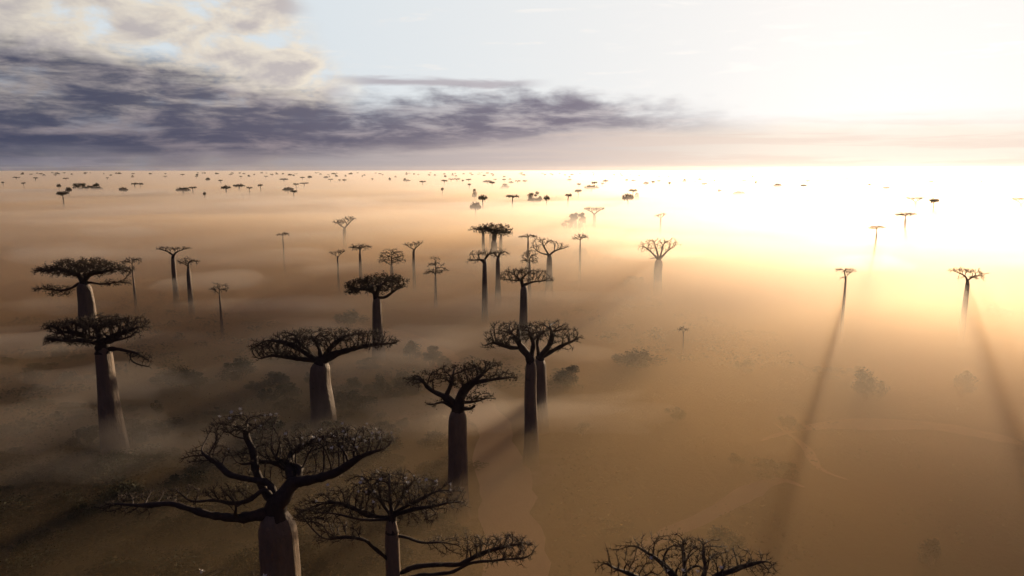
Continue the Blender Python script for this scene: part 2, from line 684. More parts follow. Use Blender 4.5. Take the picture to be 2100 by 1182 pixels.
def photo_tree(label, Y0, top, wt, wb, pads, limbs=(), n=400, step=0.8, kill=1.1, r_tip=0.05, r_max=None, twig=(2, 0.9),
               leaves=1, leaf_s=0.28, seed=1, base_x=None, up=0.12, leader=None, group="baobabs that can be told apart above the fog",
               name="baobab_tree", cat="baobab", belly=0.0, rings=26, yscale=0.8):
    """top: photo pixel of the trunk's top, wt/wb: trunk widths in photo pixels at top and base."""
    rg = np.random.default_rng(seed)
    T = at(top[0], top[1], Y0)
    bx = T.x if base_x is None else base_x
    root = empty(name, (bx, Y0, 0))
    tag(root, label, cat, group)
    O = Vector((bx, Y0, 0))
    s = mpp(Y0, top[1])
    rt, rb = wt * s / 2, wb * s / 2
    tb = trunk_buf(rt, rb, T.z, seed, (T.x - bx, 0), rings=rings, belly=belly)
    mesh_obj("trunk", tb.v, tb.f, TRUNK, root, smooth=True)
    tl = np.array((T.x - bx, 0, T.z))
    skel = [([tl - np.array((0, 0, max(1.2, rt * 1.5))), tl], rt * 0.76, rt * 0.7)]
    if leader:
        q = at(leader[0], leader[1], Y0) - O
        skel.append(([tl, np.array(q)], rt * 0.6, rt * 0.25))
    for L in limbs:
        pts, r0, r1 = L
        P = []
        for q in pts:
            dd = q[2] if len(q) > 2 else 0.0
            P.append(np.array(at(q[0], q[1], Y0 + dd) - O))
        skel.append((P, r0 * s, r1 * s))
    attr = pads_to_attr(pads, Y0, O, n, rg, yscale)
    br, lf, N, tips = tree_meshes(root, skel, attr, r_tip, r_max or rt * 0.62, step, kill, seed, twig, leaves, leaf_s, up=up)
    mesh_obj("branches", br.v, br.f, BRANCH, root, smooth=True)
    if lf.v:
        mesh_obj("foliage", lf.v, lf.f, LEAF, root)
    return root, N, tips


def flowers(root, N, tips, count, seed, size=0.15):
    """Pale flowers on the twig ends: small five petalled cups."""
    rg = np.random.default_rng(seed)
    b = Buf()
    for k in range(5):
        a, a2 = k * 1.2566, (k + 0.5) * 1.2566
        i = len(b.v)
        b.v += [(0, 0, 0), (math.cos(a) * .6, math.sin(a) * .6, .45), (math.cos(a2) * 1.1, math.sin(a2) * 1.1, .75), (math.cos(a + 1.2566) * .6, math.sin(a + 1.2566) * .6, .45)]
        b.f.append((i, i + 1, i + 2, i + 3))
    i = len(b.v)
    for z, r in ((-.5, .05), (0, .38), (.5, .34), (.8, .05)):
        for k in range(6):
            b.v.append((math.cos(k * 1.047) * r, math.sin(k * 1.047) * r, z))
    for j in range(3):
        for k in range(6):
            b.f.append((i + j * 6 + k, i + j * 6 + (k + 1) % 6, i + j * 6 + 6 + (k + 1) % 6, i + j * 6 + 6 + k))
    cand = [i for i in range(len(N)) if tips[i] == 1]
    cand = sorted(cand, key=lambda q: -N[q][2] + rg.uniform(0, 6) + N[q][1] * 0.15)[:max(count * 3, 10)]
    rg.shuffle(cand)
    first = None
    for q in cand[:count]:
        if first is None:
            first = o = mesh_obj("flower", b.v, b.f, FLOWER, root)
        else:
            o = first.copy()
            COL.objects.link(o)
            o.parent = root
        s_ = size * rg.uniform(0.7, 1.3)
        o.location = Vector(N[q]) + Vector((0, 0, 0.35))
        o.scale = (s_, s_, s_)
        o.rotation_euler = (rg.uniform(-.8, .8), rg.uniform(-.8, .8), rg.uniform(0, 6))


# ------------------------------------------------------------------ the near baobabs, traced one by one
near = "large baobabs in the foreground"
# A: nearest, twisted limbs, flowers
rA, NA_, tA = photo_tree("nearest and biggest baobab at lower left, thick twisted bare limbs dotted with pale flowers", 55, (566, 1050), 74, 88,
    [(290, 1032, 78, 24, -1), (230, 1040, 25, 9, -1), (380, 1015, 45, 18, 1), (430, 935, 55, 26, 3), (505, 868, 68, 24, 5), (480, 885, 60, 14, 5),
     (600, 910, 75, 26, 5), (545, 930, 60, 22, 4), (660, 915, 70, 28, 3), (725, 905, 85, 34, 0), (780, 905, 38, 20, 0), (640, 975, 60, 20, 2),
     (460, 1010, 50, 16, -2), (560, 945, 50, 18, 3)],
    [([(560, 1050), (500, 1064, -1), (430, 1058, -2), (395, 1045, -2), (350, 1030, -2), (310, 1038, -2), (260, 1035, -2)], 17, 4),
     ([(566, 1040), (545, 1000, 0), (505, 1030, -1), (470, 1035, -1), (440, 1025, -1), (395, 1030, 0)], 9, 3),
     ([(566, 1040), (555, 990, 1), (510, 985, 1), (462, 972, 1), (455, 955, 2), (440, 948, 2), (415, 930, 3)], 13, 4),
     ([(560, 1030), (540, 1000, 2), (522, 960, 3), (520, 925, 4), (505, 900, 5), (503, 870, 5)], 15, 4),
     ([(575, 1030), (600, 990, 1), (620, 975, 2), (580, 955, 3), (545, 945, 4), (495, 955, 4)], 17, 4),
     ([(600, 990, 1), (640, 985, 0), (700, 965, 0), (740, 935, -1), (790, 920, -1)], 18, 4),
     ([(610, 980, 1), (620, 960, 2), (575, 945, 4), (560, 930, 4)], 10, 5),
     ([(600, 985, 1), (590, 955, 3), (600, 925, 5), (650, 900, 5), (675, 895, 5)], 9, 3),
     ([(480, 1060, -2), (485, 1040, -3), (500, 1036, -3)], 5, 2.5)],
    n=4600, step=0.42, kill=0.48, r_tip=0.032, r_max=1.0, twig=(5, 0.55), leaves=0, seed=3, group=near, up=0.08)
flowers(rA, NA_, tA, 44, 5)

# B: second tree with layered crown and a low limb to the right
rB, NB_, tB = photo_tree("near baobab with dome of bare twigs at bottom centre, long low limb reaching right", 50, (803, 1062), 30, 50,
    [(800, 1005, 70, 45, 1), (870, 1015, 80, 30, 0), (915, 1035, 45, 14, 0), (720, 1030, 75, 35, 0), (660, 1050, 55, 38, -1), (690, 1095, 55, 24, -2),
     (850, 1060, 50, 16, -1), (760, 985, 45, 20, 3), (960, 1120, 85, 24, 0), (1030, 1130, 68, 30, 0), (900, 1115, 35, 12, 0), (1045, 1120, 45, 24, -1), (640, 1060, 40, 25, 0)],
    [([(803, 1062), (800, 1020, 0), (798, 980, 1)], 6, 1.5),
     ([(803, 1055), (840, 1035, 0), (885, 1012, 0)], 6, 1.5), ([(803, 1058), (850, 1045, -1), (900, 1036, -1)], 5, 1.5), ([(803, 1058), (775, 1020, 2), (755, 990, 3)], 5, 1.5), ([(803, 1058), (830, 1010, 2), (850, 985, 3)], 5, 1.5),
     ([(803, 1066), (760, 1060, 0), (720, 1040, 0), (690, 1030, 0)], 7, 1.5), ([(803, 1066), (755, 1068, -1), (715, 1062, -2)], 5, 1.5),
     ([(800, 1150, 0), (768, 1125, -1), (750, 1108, -2), (710, 1100, -2), (670, 1108, -2)], 6, 2.5),
     ([(806, 1100, 0), (830, 1100, 0), (865, 1116, 0), (905, 1112, 0)], 5, 2),
     ([(812, 1182, 0), (845, 1162, 0), (900, 1158, 0), (945, 1160, 0), (975, 1140, 0), (1030, 1122, 0), (1070, 1115, 0)], 9, 2.5),
     ([(820, 1190, 0), (860, 1180, 0), (930, 1175, 0), (960, 1155, 0), (1010, 1150, 0), (1080, 1145, 0)], 8, 2.5)],
    n=5200, step=0.36, kill=0.40, r_tip=0.028, r_max=0.45, twig=(5, 0.5), leaves=0, seed=8, group=near, up=0.1)
flowers(rB, NB_, tB, 22, 9)

# C: crown tips at bottom right
rC, NC_, tC = photo_tree("baobab cut by the bottom edge right of centre, only its bare twiggy crown showing", 43, (1405, 1236), 55, 80,
    [(1375, 1122, 85, 26, 1), (1300, 1140, 65, 26, 0), (1250, 1165, 40, 16, -1), (1440, 1130, 55, 26, 2), (1520, 1150, 68, 26, 0), (1560, 1170, 30, 16, 0), (1400, 1165, 120, 26, -2)],
    [([(1400, 1236), (1385, 1182, 0), (1340, 1140, 1), (1300, 1120, 1)], 12, 3),
     ([(1405, 1236), (1405, 1180, 0), (1400, 1140, 2)], 10, 3),
     ([(1410, 1236), (1470, 1180, 0), (1530, 1160, 0), (1570, 1150, 0)], 11, 3),
     ([(1400, 1236), (1320, 1190, 0), (1260, 1165, 0)], 10, 3),
     ([(1410, 1236), (1450, 1170, 1), (1440, 1135, 2)], 8, 3)],
    n=2600, step=0.32, kill=0.4, r_tip=0.024, r_max=0.55, twig=(5, 0.45), leaves=0, seed=12, group=near, up=0.14)
flowers(rC, NC_, tC, 5, 10)

# D: only twig ends at the bottom left
rD, ND_, tD = photo_tree("baobab below the bottom edge at left, just its flowering twig tips showing", 33, (470, 1330), 70, 100,
    [(470, 1205, 95, 38, 0), (420, 1215, 60, 30, 0), (520, 1210, 60, 34, 0)],
    [([(470, 1330), (440, 1250, 0), (410, 1215, 0)], 12, 4), ([(470, 1330), (490, 1250, 0), (530, 1205, 0)], 12, 4)],
    n=1300, step=0.3, kill=0.38, r_tip=0.012, r_max=0.35, twig=(2, 0.35), leaves=0, seed=14, group=near, up=0.2)
flowers(rD, ND_, tD, 7, 16)

mid = "baobabs standing by the road"
photo_tree("stout baobab with lopsided leafy crown rising to the right, centre foreground", 86, (938, 838), 36, 50,
    [(880, 778, 48, 13, 0), (860, 783, 26, 8, 0), (940, 765, 50, 15, 2), (985, 756, 40, 12, 0), (1010, 748, 18, 6, 0), (1025, 775, 36, 8, 0), (980, 816, 34, 10, -3), (955, 788, 40, 10, 0), (925, 760, 30, 8, 3)],
    [([(935, 835), (915, 815, 0), (880, 800, 0), (870, 785, 0)], 8, 3), ([(938, 835), (950, 800, 0), (975, 780, 0), (1000, 760, 0)], 9, 3),
     ([(930, 838), (905, 822, -1), (892, 832, -1), (875, 828, -2)], 4, 2.5), ([(945, 838), (968, 840, -2), (973, 832, -2)], 6, 4), ([(945, 826), (985, 822, -3)], 3, 1.5),
     ([(970, 785), (1010, 778, 0), (1050, 775, 0)], 4, 1.5), ([(915, 815), (925, 790, 0), (930, 770, 0)], 5, 2)],
    n=1500, step=0.5, kill=0.62, r_tip=0.045, r_max=0.9, twig=(6, 0.6), leaves=1, leaf_s=0.13, seed=21, group=mid)

photo_tree("slender dark baobab in front of a thicker one, beside the road at centre", 103, (1089, 735), 22, 36,
    [(1055, 690, 60, 22, 0), (1020, 708, 30, 9, 0), (1050, 672, 45, 12, 2), (1090, 680, 40, 18, 0), (1035, 700, 35, 14, -2)],
    [([(1089, 735), (1070, 715, 0), (1060, 695, 0), (1040, 680, 0)], 9, 3), ([(1075, 715), (1040, 712, 0), (1005, 700, 0), (995, 712, 0)], 4, 1.5), ([(1089, 735), (1095, 705, 0), (1085, 680, 0)], 7, 2.5)],
    n=1300, step=0.5, kill=0.62, r_tip=0.048, r_max=0.7, twig=(6, 0.6), leaves=0, leaf_s=0.12, seed=23, group=mid)
photo_tree("pale thick baobab half hidden behind the slender one at centre", 117, (1106, 735), 26, 44,
    [(1140, 690, 52, 26, 0), (1125, 668, 40, 12, 2), (1170, 700, 24, 10, 0), (1100, 670, 30, 10, 2), (1150, 715, 30, 10, -2)],
    [([(1106, 735), (1130, 705, 0), (1133, 680, 0), (1115, 665, 0)], 9, 2.5), ([(1106, 735), (1130, 722, 0), (1160, 705, 0), (1180, 698, 0)], 7, 2), ([(1106, 735), (1100, 700, 0), (1110, 680, 0)], 7, 2.5)],
    n=1300, step=0.55, kill=0.66, r_tip=0.05, r_max=0.75, twig=(4, 0.55), leaves=0, leaf_s=0.12, seed=24, group=mid)

photo_tree("broad flat-topped baobab with sunlit right edge of trunk, left of centre", 117, (657, 742), 40, 56,
    [(590, 706, 75, 15, 0), (545, 715, 33, 10, 0), (620, 690, 60, 14, 3), (680, 688, 60, 14, 3), (740, 690, 52, 14, 0), (790, 700, 26, 8, 0), (575, 728, 45, 9, -3), (760, 708, 45, 9, -2), (660, 700, 60, 16, 0)],
    [([(650, 740), (625, 722, 0), (590, 705, 0), (550, 698, 0)], 9, 3), ([(650, 740), (600, 735, -1), (560, 728, -1), (530, 738, -2)], 7, 2), ([(660, 740), (655, 710, 1), (640, 690, 2)], 9, 3),
     ([(662, 740), (690, 725, 0), (740, 712, 0), (780, 705, 0), (810, 705, 0)], 12, 3), ([(660, 738), (685, 705, 1), (710, 688, 1)], 8, 3), ([(655, 740), (620, 712, 2), (605, 690, 3)], 7, 2.5)],
    n=3200, step=0.6, kill=0.66, r_tip=0.055, r_max=1.2, twig=(6, 0.75), leaves=0, leaf_s=0.12, seed=25, group=mid)

photo_tree("tall baobab at the left with a crooked low limb hanging on its right", 103, (210, 703), 30, 60,
    [(160, 668, 62, 16, 0), (125, 670, 32, 9, 0), (200, 662, 60, 18, 3), (255, 668, 48, 17, 0), (285, 675, 20, 10, 0), (150, 695, 50, 12, -3), (120, 700, 26, 7, -2), (245, 690, 40, 10, -2), (300, 738, 13, 12, 0), (175, 705, 26, 8, -4), (280, 728, 20, 8, 0)],
    [([(205, 702), (180, 690, 0), (140, 680, 0), (110, 685, 0)], 8, 2.5), ([(210, 702), (200, 680, 2), (195, 665, 3)], 9, 3), ([(215, 702), (240, 685, 0), (275, 675, 0)], 9, 2.5),
     ([(218, 716, 0), (245, 716, 0), (268, 722, 0), (285, 724, 0), (295, 738, 0), (308, 742, 0)], 6, 2), ([(265, 722), (267, 738, 0), (280, 748, 0), (305, 752, 0)], 3, 1.6),
     ([(205, 704), (170, 698, -3), (130, 700, -3)], 5, 2), ([(215, 704), (235, 698, -2), (265, 692, -2)], 5, 2)],
    n=3200, step=0.5, kill=0.56, r_tip=0.05, r_max=1.1, twig=(6, 0.7), leaves=0, leaf_s=0.12, seed=27, group=mid, base_x=at(210, 703, 103).x + 0.2)

photo_tree("wide umbrella-crowned baobab at far left with drooping side limbs", 178, (172, 580), 27, 42,
    [(165, 552, 82, 17, 0), (120, 555, 40, 9, 0), (170, 544, 55, 13, 4), (225, 556, 45, 12, 0), (125, 596, 26, 7, 0), (95, 594, 22, 5, 0), (125, 604, 20, 5, -2), (235, 583, 28, 6, 0), (170, 560, 60, 10, -3)],
    [([(165, 578), (150, 590, 0), (125, 597, 0), (80, 592, 0)], 4, 1.5), ([(180, 578), (205, 584, 0), (240, 580, 0)], 3.5, 1.5), ([(172, 580), (165, 565, 0), (120, 553, 0)], 8, 3), ([(172, 580), (180, 562, 0), (225, 555, 0)], 8, 3), ([(172, 580), (172, 560, 2)], 9, 3)],
    n=2200, step=0.8, kill=0.85, r_tip=0.06, r_max=1.1, twig=(7, 1.0), leaves=1, leaf_s=0.18, seed=29, group=mid)

photo_tree("leafy round-crowned baobab with one upturned right limb, above the broad one", 160, (772, 610), 17, 30,
    [(740, 588, 32, 14, 0), (770, 578, 40, 14, 3), (805, 580, 26, 14, 0), (725, 600, 18, 6, 0), (765, 592, 50, 12, -3), (815, 592, 16, 5, 0)],
    [([(772, 610), (765, 595, 0), (735, 592, 0)], 6, 2), ([(778, 612), (795, 610, 0), (805, 598, 0), (825, 590, 0)], 4, 1.5), ([(772, 608), (775, 590, 0), (790, 578, 0)], 6, 2)],
    n=1500, step=0.7, kill=0.8, r_tip=0.05, r_max=0.75, twig=(6, 0.8), leaves=2, leaf_s=0.2, seed=31, group=mid)

photo_tree("tall thin-trunked baobab with domed crown and one horizontal right limb, centre", 172, (1074, 585), 14, 22,
    [(1060, 562, 34, 12, 0), (1085, 560, 34, 10, 3), (1110, 572, 22, 9, 0), (1040, 568, 16, 8, 0), (1060, 575, 35, 5, -2), (1115, 578, 18, 4, 0)],
    [([(1074, 585), (1062, 570, 0), (1050, 560, 0)], 5, 1.8), ([(1074, 585), (1090, 578, 0), (1115, 577, 0)], 4, 1.5), ([(1066, 574), (1082, 562, 1)], 3.5, 1.5), ([(1065, 576), (1030, 574, 0)], 2.5, 1)],
    n=1200, step=0.7, kill=0.85, r_tip=0.05, r_max=0.6, twig=(6, 0.9), leaves=0, leaf_s=0.2, seed=33, group=mid)

photo_tree("flat layered baobab left of the tight cluster at centre", 200, (994, 532), 9, 16,
    [(990, 523, 28, 9, 0), (1012, 520, 20, 8, 0), (975, 535, 15, 5, 0)],
    [([(994, 532), (975, 532, 0), (960, 538, 0)], 2.5, 1)], n=600, step=0.9, kill=1.0, r_tip=0.06, r_max=0.5, twig=(4, 1.0), leaves=0, leaf_s=0.2, seed=35, group=mid)
photo_tree("greyer baobab directly right of the flat layered one, crowns touching", 225, (1021, 528), 9, 15,
    [(1024, 520, 24, 13, 0), (1035, 522, 14, 8, 0)], n=450, step=1.0, kill=1.2, r_tip=0.05, r_max=0.5, twig=(2, 0.9), leaves=0, seed=36, group=mid)
photo_tree("dense mushroom-crowned baobab in the middle of the central cluster", 290, (1013, 493), 12, 18,
    [(1015, 473, 32, 14, 0), (1030, 476, 18, 9, 0), (1000, 472, 18, 9, 0)], n=900, step=1.1, kill=1.2, r_tip=0.08, r_max=1.0, twig=(3, 1.1), leaves=2, leaf_s=0.42, seed=37, group=mid)
photo_tree("baobab with low side crown on the left of the central cluster", 305, (991, 482), 6, 10,
    [(988, 472, 24, 8, 0)], n=350, step=1.1, kill=1.3, r_tip=0.08, r_max=0.6, twig=(3, 1.0), leaves=1, leaf_s=0.4, seed=38, group=mid)
photo_tree("narrow baobab trunk at the right end of the central cluster", 312, (1027, 488), 6, 10,
    [(1030, 480, 20, 7, 0)], n=280, step=1.1, kill=1.3, r_tip=0.08, r_max=0.6, twig=(2, 1.0), leaves=1, leaf_s=0.4, seed=39, group=mid)
photo_tree("faint baobab trunk glimpsed behind the mushroom-crowned one", 335, (1006, 484), 5, 9,
    [(1005, 476, 18, 7, 0)], n=200, step=1.2, kill=1.4, r_tip=0.08, r_max=0.6, twig=(2, 1.0), leaves=1, leaf_s=0.4, seed=40, group=mid)
photo_tree("open V-limbed baobab with curved arms, right of the central cluster", 240, (1127, 524), 11, 18,
    [(1110, 500, 20, 12, 0), (1100, 510, 14, 6, 0), (1135, 500, 16, 8, 2), (1150, 508, 18, 7, 0), (1120, 494, 18, 7, 3)],
    [([(1127, 524), (1118, 512, 0), (1112, 500, 0)], 3.2, 1.2), ([(1127, 524), (1136, 514, 0), (1155, 510, 0)], 3.2, 1.2), ([(1127, 524), (1112, 521, 0), (1098, 513, 0)], 2.4, 1)],
    n=600, step=0.9, kill=1.15, r_tip=0.06, r_max=0.5, twig=(4, 1.0), leaves=0, leaf_s=0.2, seed=41, group=mid)
photo_tree("candelabra baobab with fan of upward limbs, alone right of centre", 245, (1351, 533), 16, 18,
    [(1340, 503, 26, 11, 0), (1365, 500, 25, 10, 0), (1322, 512, 12, 6, 0), (1383, 505, 10, 7, 0), (1352, 512, 25, 12, 0)],
    [([(1351, 533), (1336, 518, 0), (1325, 508, 0)], 4, 1.2), ([(1351, 533), (1347, 515, 0), (1342, 500, 0)], 4, 1.2), ([(1352, 533), (1368, 515, 0), (1383, 507, 0)], 4, 1.2), ([(1352, 533), (1358, 510, 0), (1362, 498, 0)], 3.5, 1.2), ([(1346, 530), (1334, 531, 0)], 1.5, 0.8)],
    n=900, step=0.9, kill=1.1, r_tip=0.055, r_max=0.7, twig=(4, 0.9), leaves=0, leaf_s=0.2, seed=43, group=mid, up=0.2)

# mid-distance trees: (label, top pixel x, crown top y, half width, crown height, trunk top y, wt, wb, H, kind, seed)
MIDS = [
    ("twiggy rounded baobab in front of the V-limbed one", 1086, 513, 17, 32, 540, 5, 9, 19, "round"),
    ("small flat baobab just above the V-limbed one", 1083, 481, 19, 12, 492, 4, 7, 21, "flat"),
    ("spindly baobab above a round bush, right of the V-limbed one", 1190, 480, 18, 20, 500, 4, 7, 21, "flat"),
    ("lone baobab with crown tilted up to the right, left of centre", 706, 444, 24, 25, 468, 6, 11, 22, "tilt"),
    ("pale baobab with sunlit lower trunk below the lone tilted one", 738, 501, 23, 17, 517, 5, 9, 19, "flat"),
    ("faint little baobab left of the sunlit slim one", 692, 514, 16, 14, 526, 3, 6, 17, "tilt"),
    ("broad-domed many-branched baobab between two slimmer ones", 803, 510, 26, 37, 545, 6, 9, 18, "round"),
    ("Y-shaped baobab with arms raised to the right", 848, 495, 20, 18, 512, 5, 8, 20, "tilt"),
    ("tiered conifer-like baobab rising from brown fog left of the cluster", 893, 528, 24, 40, 566, 4, 9, 18, "tier"),
    ("wide V-topped baobab of a pair at left", 354, 507, 34, 14, 523, 8, 13, 21, "vee"),
    ("shorter baobab of the pair at left with a bright trunk edge", 386, 530, 22, 22, 551, 8, 13, 19, "flat"),
    ("thin dark baobab behind the wide umbrella-crowned one", 271, 528, 21, 20, 546, 3, 6, 19, "flat"),
    ("ghostly small baobab low in the fog below the pair", 450, 584, 18, 18, 602, 3, 7, 15, "round"),
    ("tiny faint baobab alone in the fog left of centre", 580, 478, 13, 9, 487, 2, 4, 19, "flat"),
    ("golden baobab with small clump under its flat crown, right side", 1735, 552, 20, 10, 568, 4, 8, 20, "clump"),
    ("gold-lit baobab with T-shaped crown at far right", 1985, 549, 36, 26, 575, 8, 15, 21, "tee"),
    ("slim pale baobab right of centre with a flat disc crown", 1798, 463, 17, 12, 476, 3, 7, 21, "flat"),
    ("pale baobab whose flat crown touches the trunk behind it", 1857, 436, 22, 12, 448, 4, 8, 21, "flat"),
    ("larger pale baobab standing just behind the touching one", 1878, 403, 20, 13, 415, 5, 7, 22, "vee"),
    ("pale baobab cut by the right edge of the picture", 2094, 404, 20, 16, 420, 4, 7, 22, "vee"),
    ("small baobab with lifted right arm above the candelabra one", 1355, 438, 12, 10, 447, 3, 5, 21, "tilt"),
    ("dark anvil-crowned baobab rising out of bushes", 1219, 424, 22, 17, 440, 6, 9, 22, "vee"),
    ("faint slender treetop in the gold fog right of the road", 1402, 670, 11, 12, 682, 2, 3, 8, "round"),
]
for i, (lab, x, yt, hw, ch, ty, wt, wb, H, kind) in enumerate(MIDS):
    Y0 = dist_for(yt, H)
    cy_ = yt + ch * 0.5
    hh = ch * 0.5
    s = mpp(Y0, yt)
    st = max(0.7, hw * s / 11)
    limbs = []
    lead = None
    if kind == "flat":
        pads = [(x, yt + ch * .38, hw, ch * .38), (x - hw * .45, yt + ch * .55, hw * .5, ch * .25), (x + hw * .4, yt + ch * .3, hw * .5, ch * .3)]
    elif kind == "tilt":
        pads = [(x + hw * .45, yt + ch * .25, hw * .55, ch * .25), (x - hw * .4, yt + ch * .5, hw * .6, ch * .22), (x, yt + ch * .45, hw * .5, ch * .3)]
        limbs = [([(x, ty), (x + hw * .8, yt + ch * .2, 0)], wt * .35, 1), ([(x, ty), (x - hw * .7, yt + ch * .5, 0)], wt * .3, .8)]
    elif kind == "vee":
        pads = [(x + hw * .45, yt + ch * .3, hw * .55, ch * .26), (x - hw * .5, yt + ch * .3, hw * .5, ch * .26), (x, yt + ch * .4, hw * .4, ch * .2)]
        limbs = [([(x, ty), (x + hw * .3, yt + ch * .6, 0), (x + hw * .8, yt + ch * .25, 0)], wt * .35, 1), ([(x, ty), (x - hw * .3, yt + ch * .6, 0), (x - hw * .85, yt + ch * .3, 0)], wt * .35, .8)]
    elif kind == "tee":
        pads = [(x - hw * .5, 557, hw * .5, 6), (x + hw * .45, 561, hw * .5, 7), (x, 556, hw * .5, 5), (x - 14, 573, 8, 4), (x + 16, 572, 14, 5)]
        limbs = [([(x, ty), (x - 6, 565, 0), (x - 28, 556, 0)], 3, 1), ([(x, ty), (x + 8, 568, 0), (x + 28, 561, 0)], 3, 1)]
    elif kind == "clump":
        pads = [(x, yt + 4, hw, 4), (x - 3, yt + 20, 8, 5)]
        lead = (x - 4, yt + 8)
    elif kind == "tier":
        pads = [(x, yt + ch * .12, hw * .35, ch * .13), (x, yt + ch * .4, hw * .7, ch * .14), (x + 3, yt + ch * .7, hw, ch * .10), (x - 6, yt + ch * .85, hw * .8, ch * .07)]
        lead = (x, yt + 3)
    else:
        pads = [(x, yt + ch * .45, hw, ch * .45), (x, yt + ch * .75, hw * 1.05, ch * .15)]
        lead = (x, yt + ch * .25)
    photo_tree(lab, Y0, (x, ty), wt, wb, pads, limbs, n=int(260 + hw * 9), step=st, kill=st * 1.15, r_tip=0.035 + 0.14 * s, r_max=wt * s * .3,
               twig=(4, st * 1.1), leaves=0, leaf_s=0.22 + s * 0.6, seed=60 + i,
               group="slimmer baobabs in the middle distance", leader=lead, rings=14)

# ------------------------------------------------------------------ far baobabs: models copied across the plain
def far_model(kind, seed):
    """20 m tall tree of crown half width 9 m at the origin."""
    rg = np.random.default_rng(seed)
    root = empty("baobab_tree", (0, 0, 0))
    H = 20.0
    th = {"flat": 14.5, "vee": 13.5, "dome": 13, "dense": 12.5, "fan": 13, "tier": 11}[kind]
    rt = {"dense": 1.3, "fan": 1.2}.get(kind, 0.9)
    tb = trunk_buf(rt, rt * 1.6, th, seed, sides=12, rings=8)
    mesh_obj("trunk", tb.v, tb.f, TRUNK, root, smooth=True)
    A = []

    def pad(cx, cy_, cz, rx, ry, rz, m):
        th_, rr = rg.uniform(0, 6.283, m), np.sqrt(rg.uniform(0, 1, m))
        z = cz + rz * np.sqrt(1 - rr ** 2) * rg.uniform(-.6, 1, m)
        A.append(np.stack([cx + rx * rr * np.cos(th_), cy_ + ry * rr * np.sin(th_), z], 1))
    if kind == "flat":
        pad(0, 0, 18.6, 9, 8, 1.2, 170)
        pad(-4, 1, 17.8, 5, 4, .8, 50)
    elif kind == "vee":
        pad(-5.3, 0, 18.6, 4, 4, 1, 80)
        pad(5, 1, 18.8, 4.2, 4, 1.1, 80)
        pad(0, 2, 18.4, 4, 4, .8, 40)
    elif kind == "dome":
        pad(0, 0, 16.6, 9, 8, 3.2, 260)
    elif kind == "dense":
        pad(0, 0, 16, 7, 7, 4, 260)
        pad(-2, 0, 14.5, 7.5, 6, 2, 80)
    elif kind == "fan":
        pad(0, 0, 17.4, 9, 8, 2.5, 240)
    else:
        pad(0, 0, 18, 4, 4, 2, 80)
        pad(1, 0, 15, 7, 6, 1.4, 80)
        pad(-1, 0, 12.6, 9, 7, 1, 80)
    skel = [([np.array((0, 0, th - 1.5)), np.array((0, 0, th))], rt * .7, rt * .6)]
    if kind == "tier":
        skel.append(([np.array((0, 0, th)), np.array((0.3, 0, 17.5))], rt * .5, .2))
    br, lf, _, _ = tree_meshes(root, skel, np.concatenate(A), 0.17, rt * .85, 0.95, 1.1, seed, (4, 1.1), 2 if kind in ("dense", "dome") else 1, 0.5)
    mesh_obj("branches", br.v, br.f, BRANCH, root, smooth=True)
    mesh_obj("foliage", lf.v, lf.f, LEAF, root)
    return root


KINDS = ["flat", "vee", "dome", "dense", "fan", "tier"]
MODELS = {k: [far_model(k, 200 + 7 * i), far_model(k, 240 + 7 * i)] for i, k in enumerate(KINDS)}
used = set()
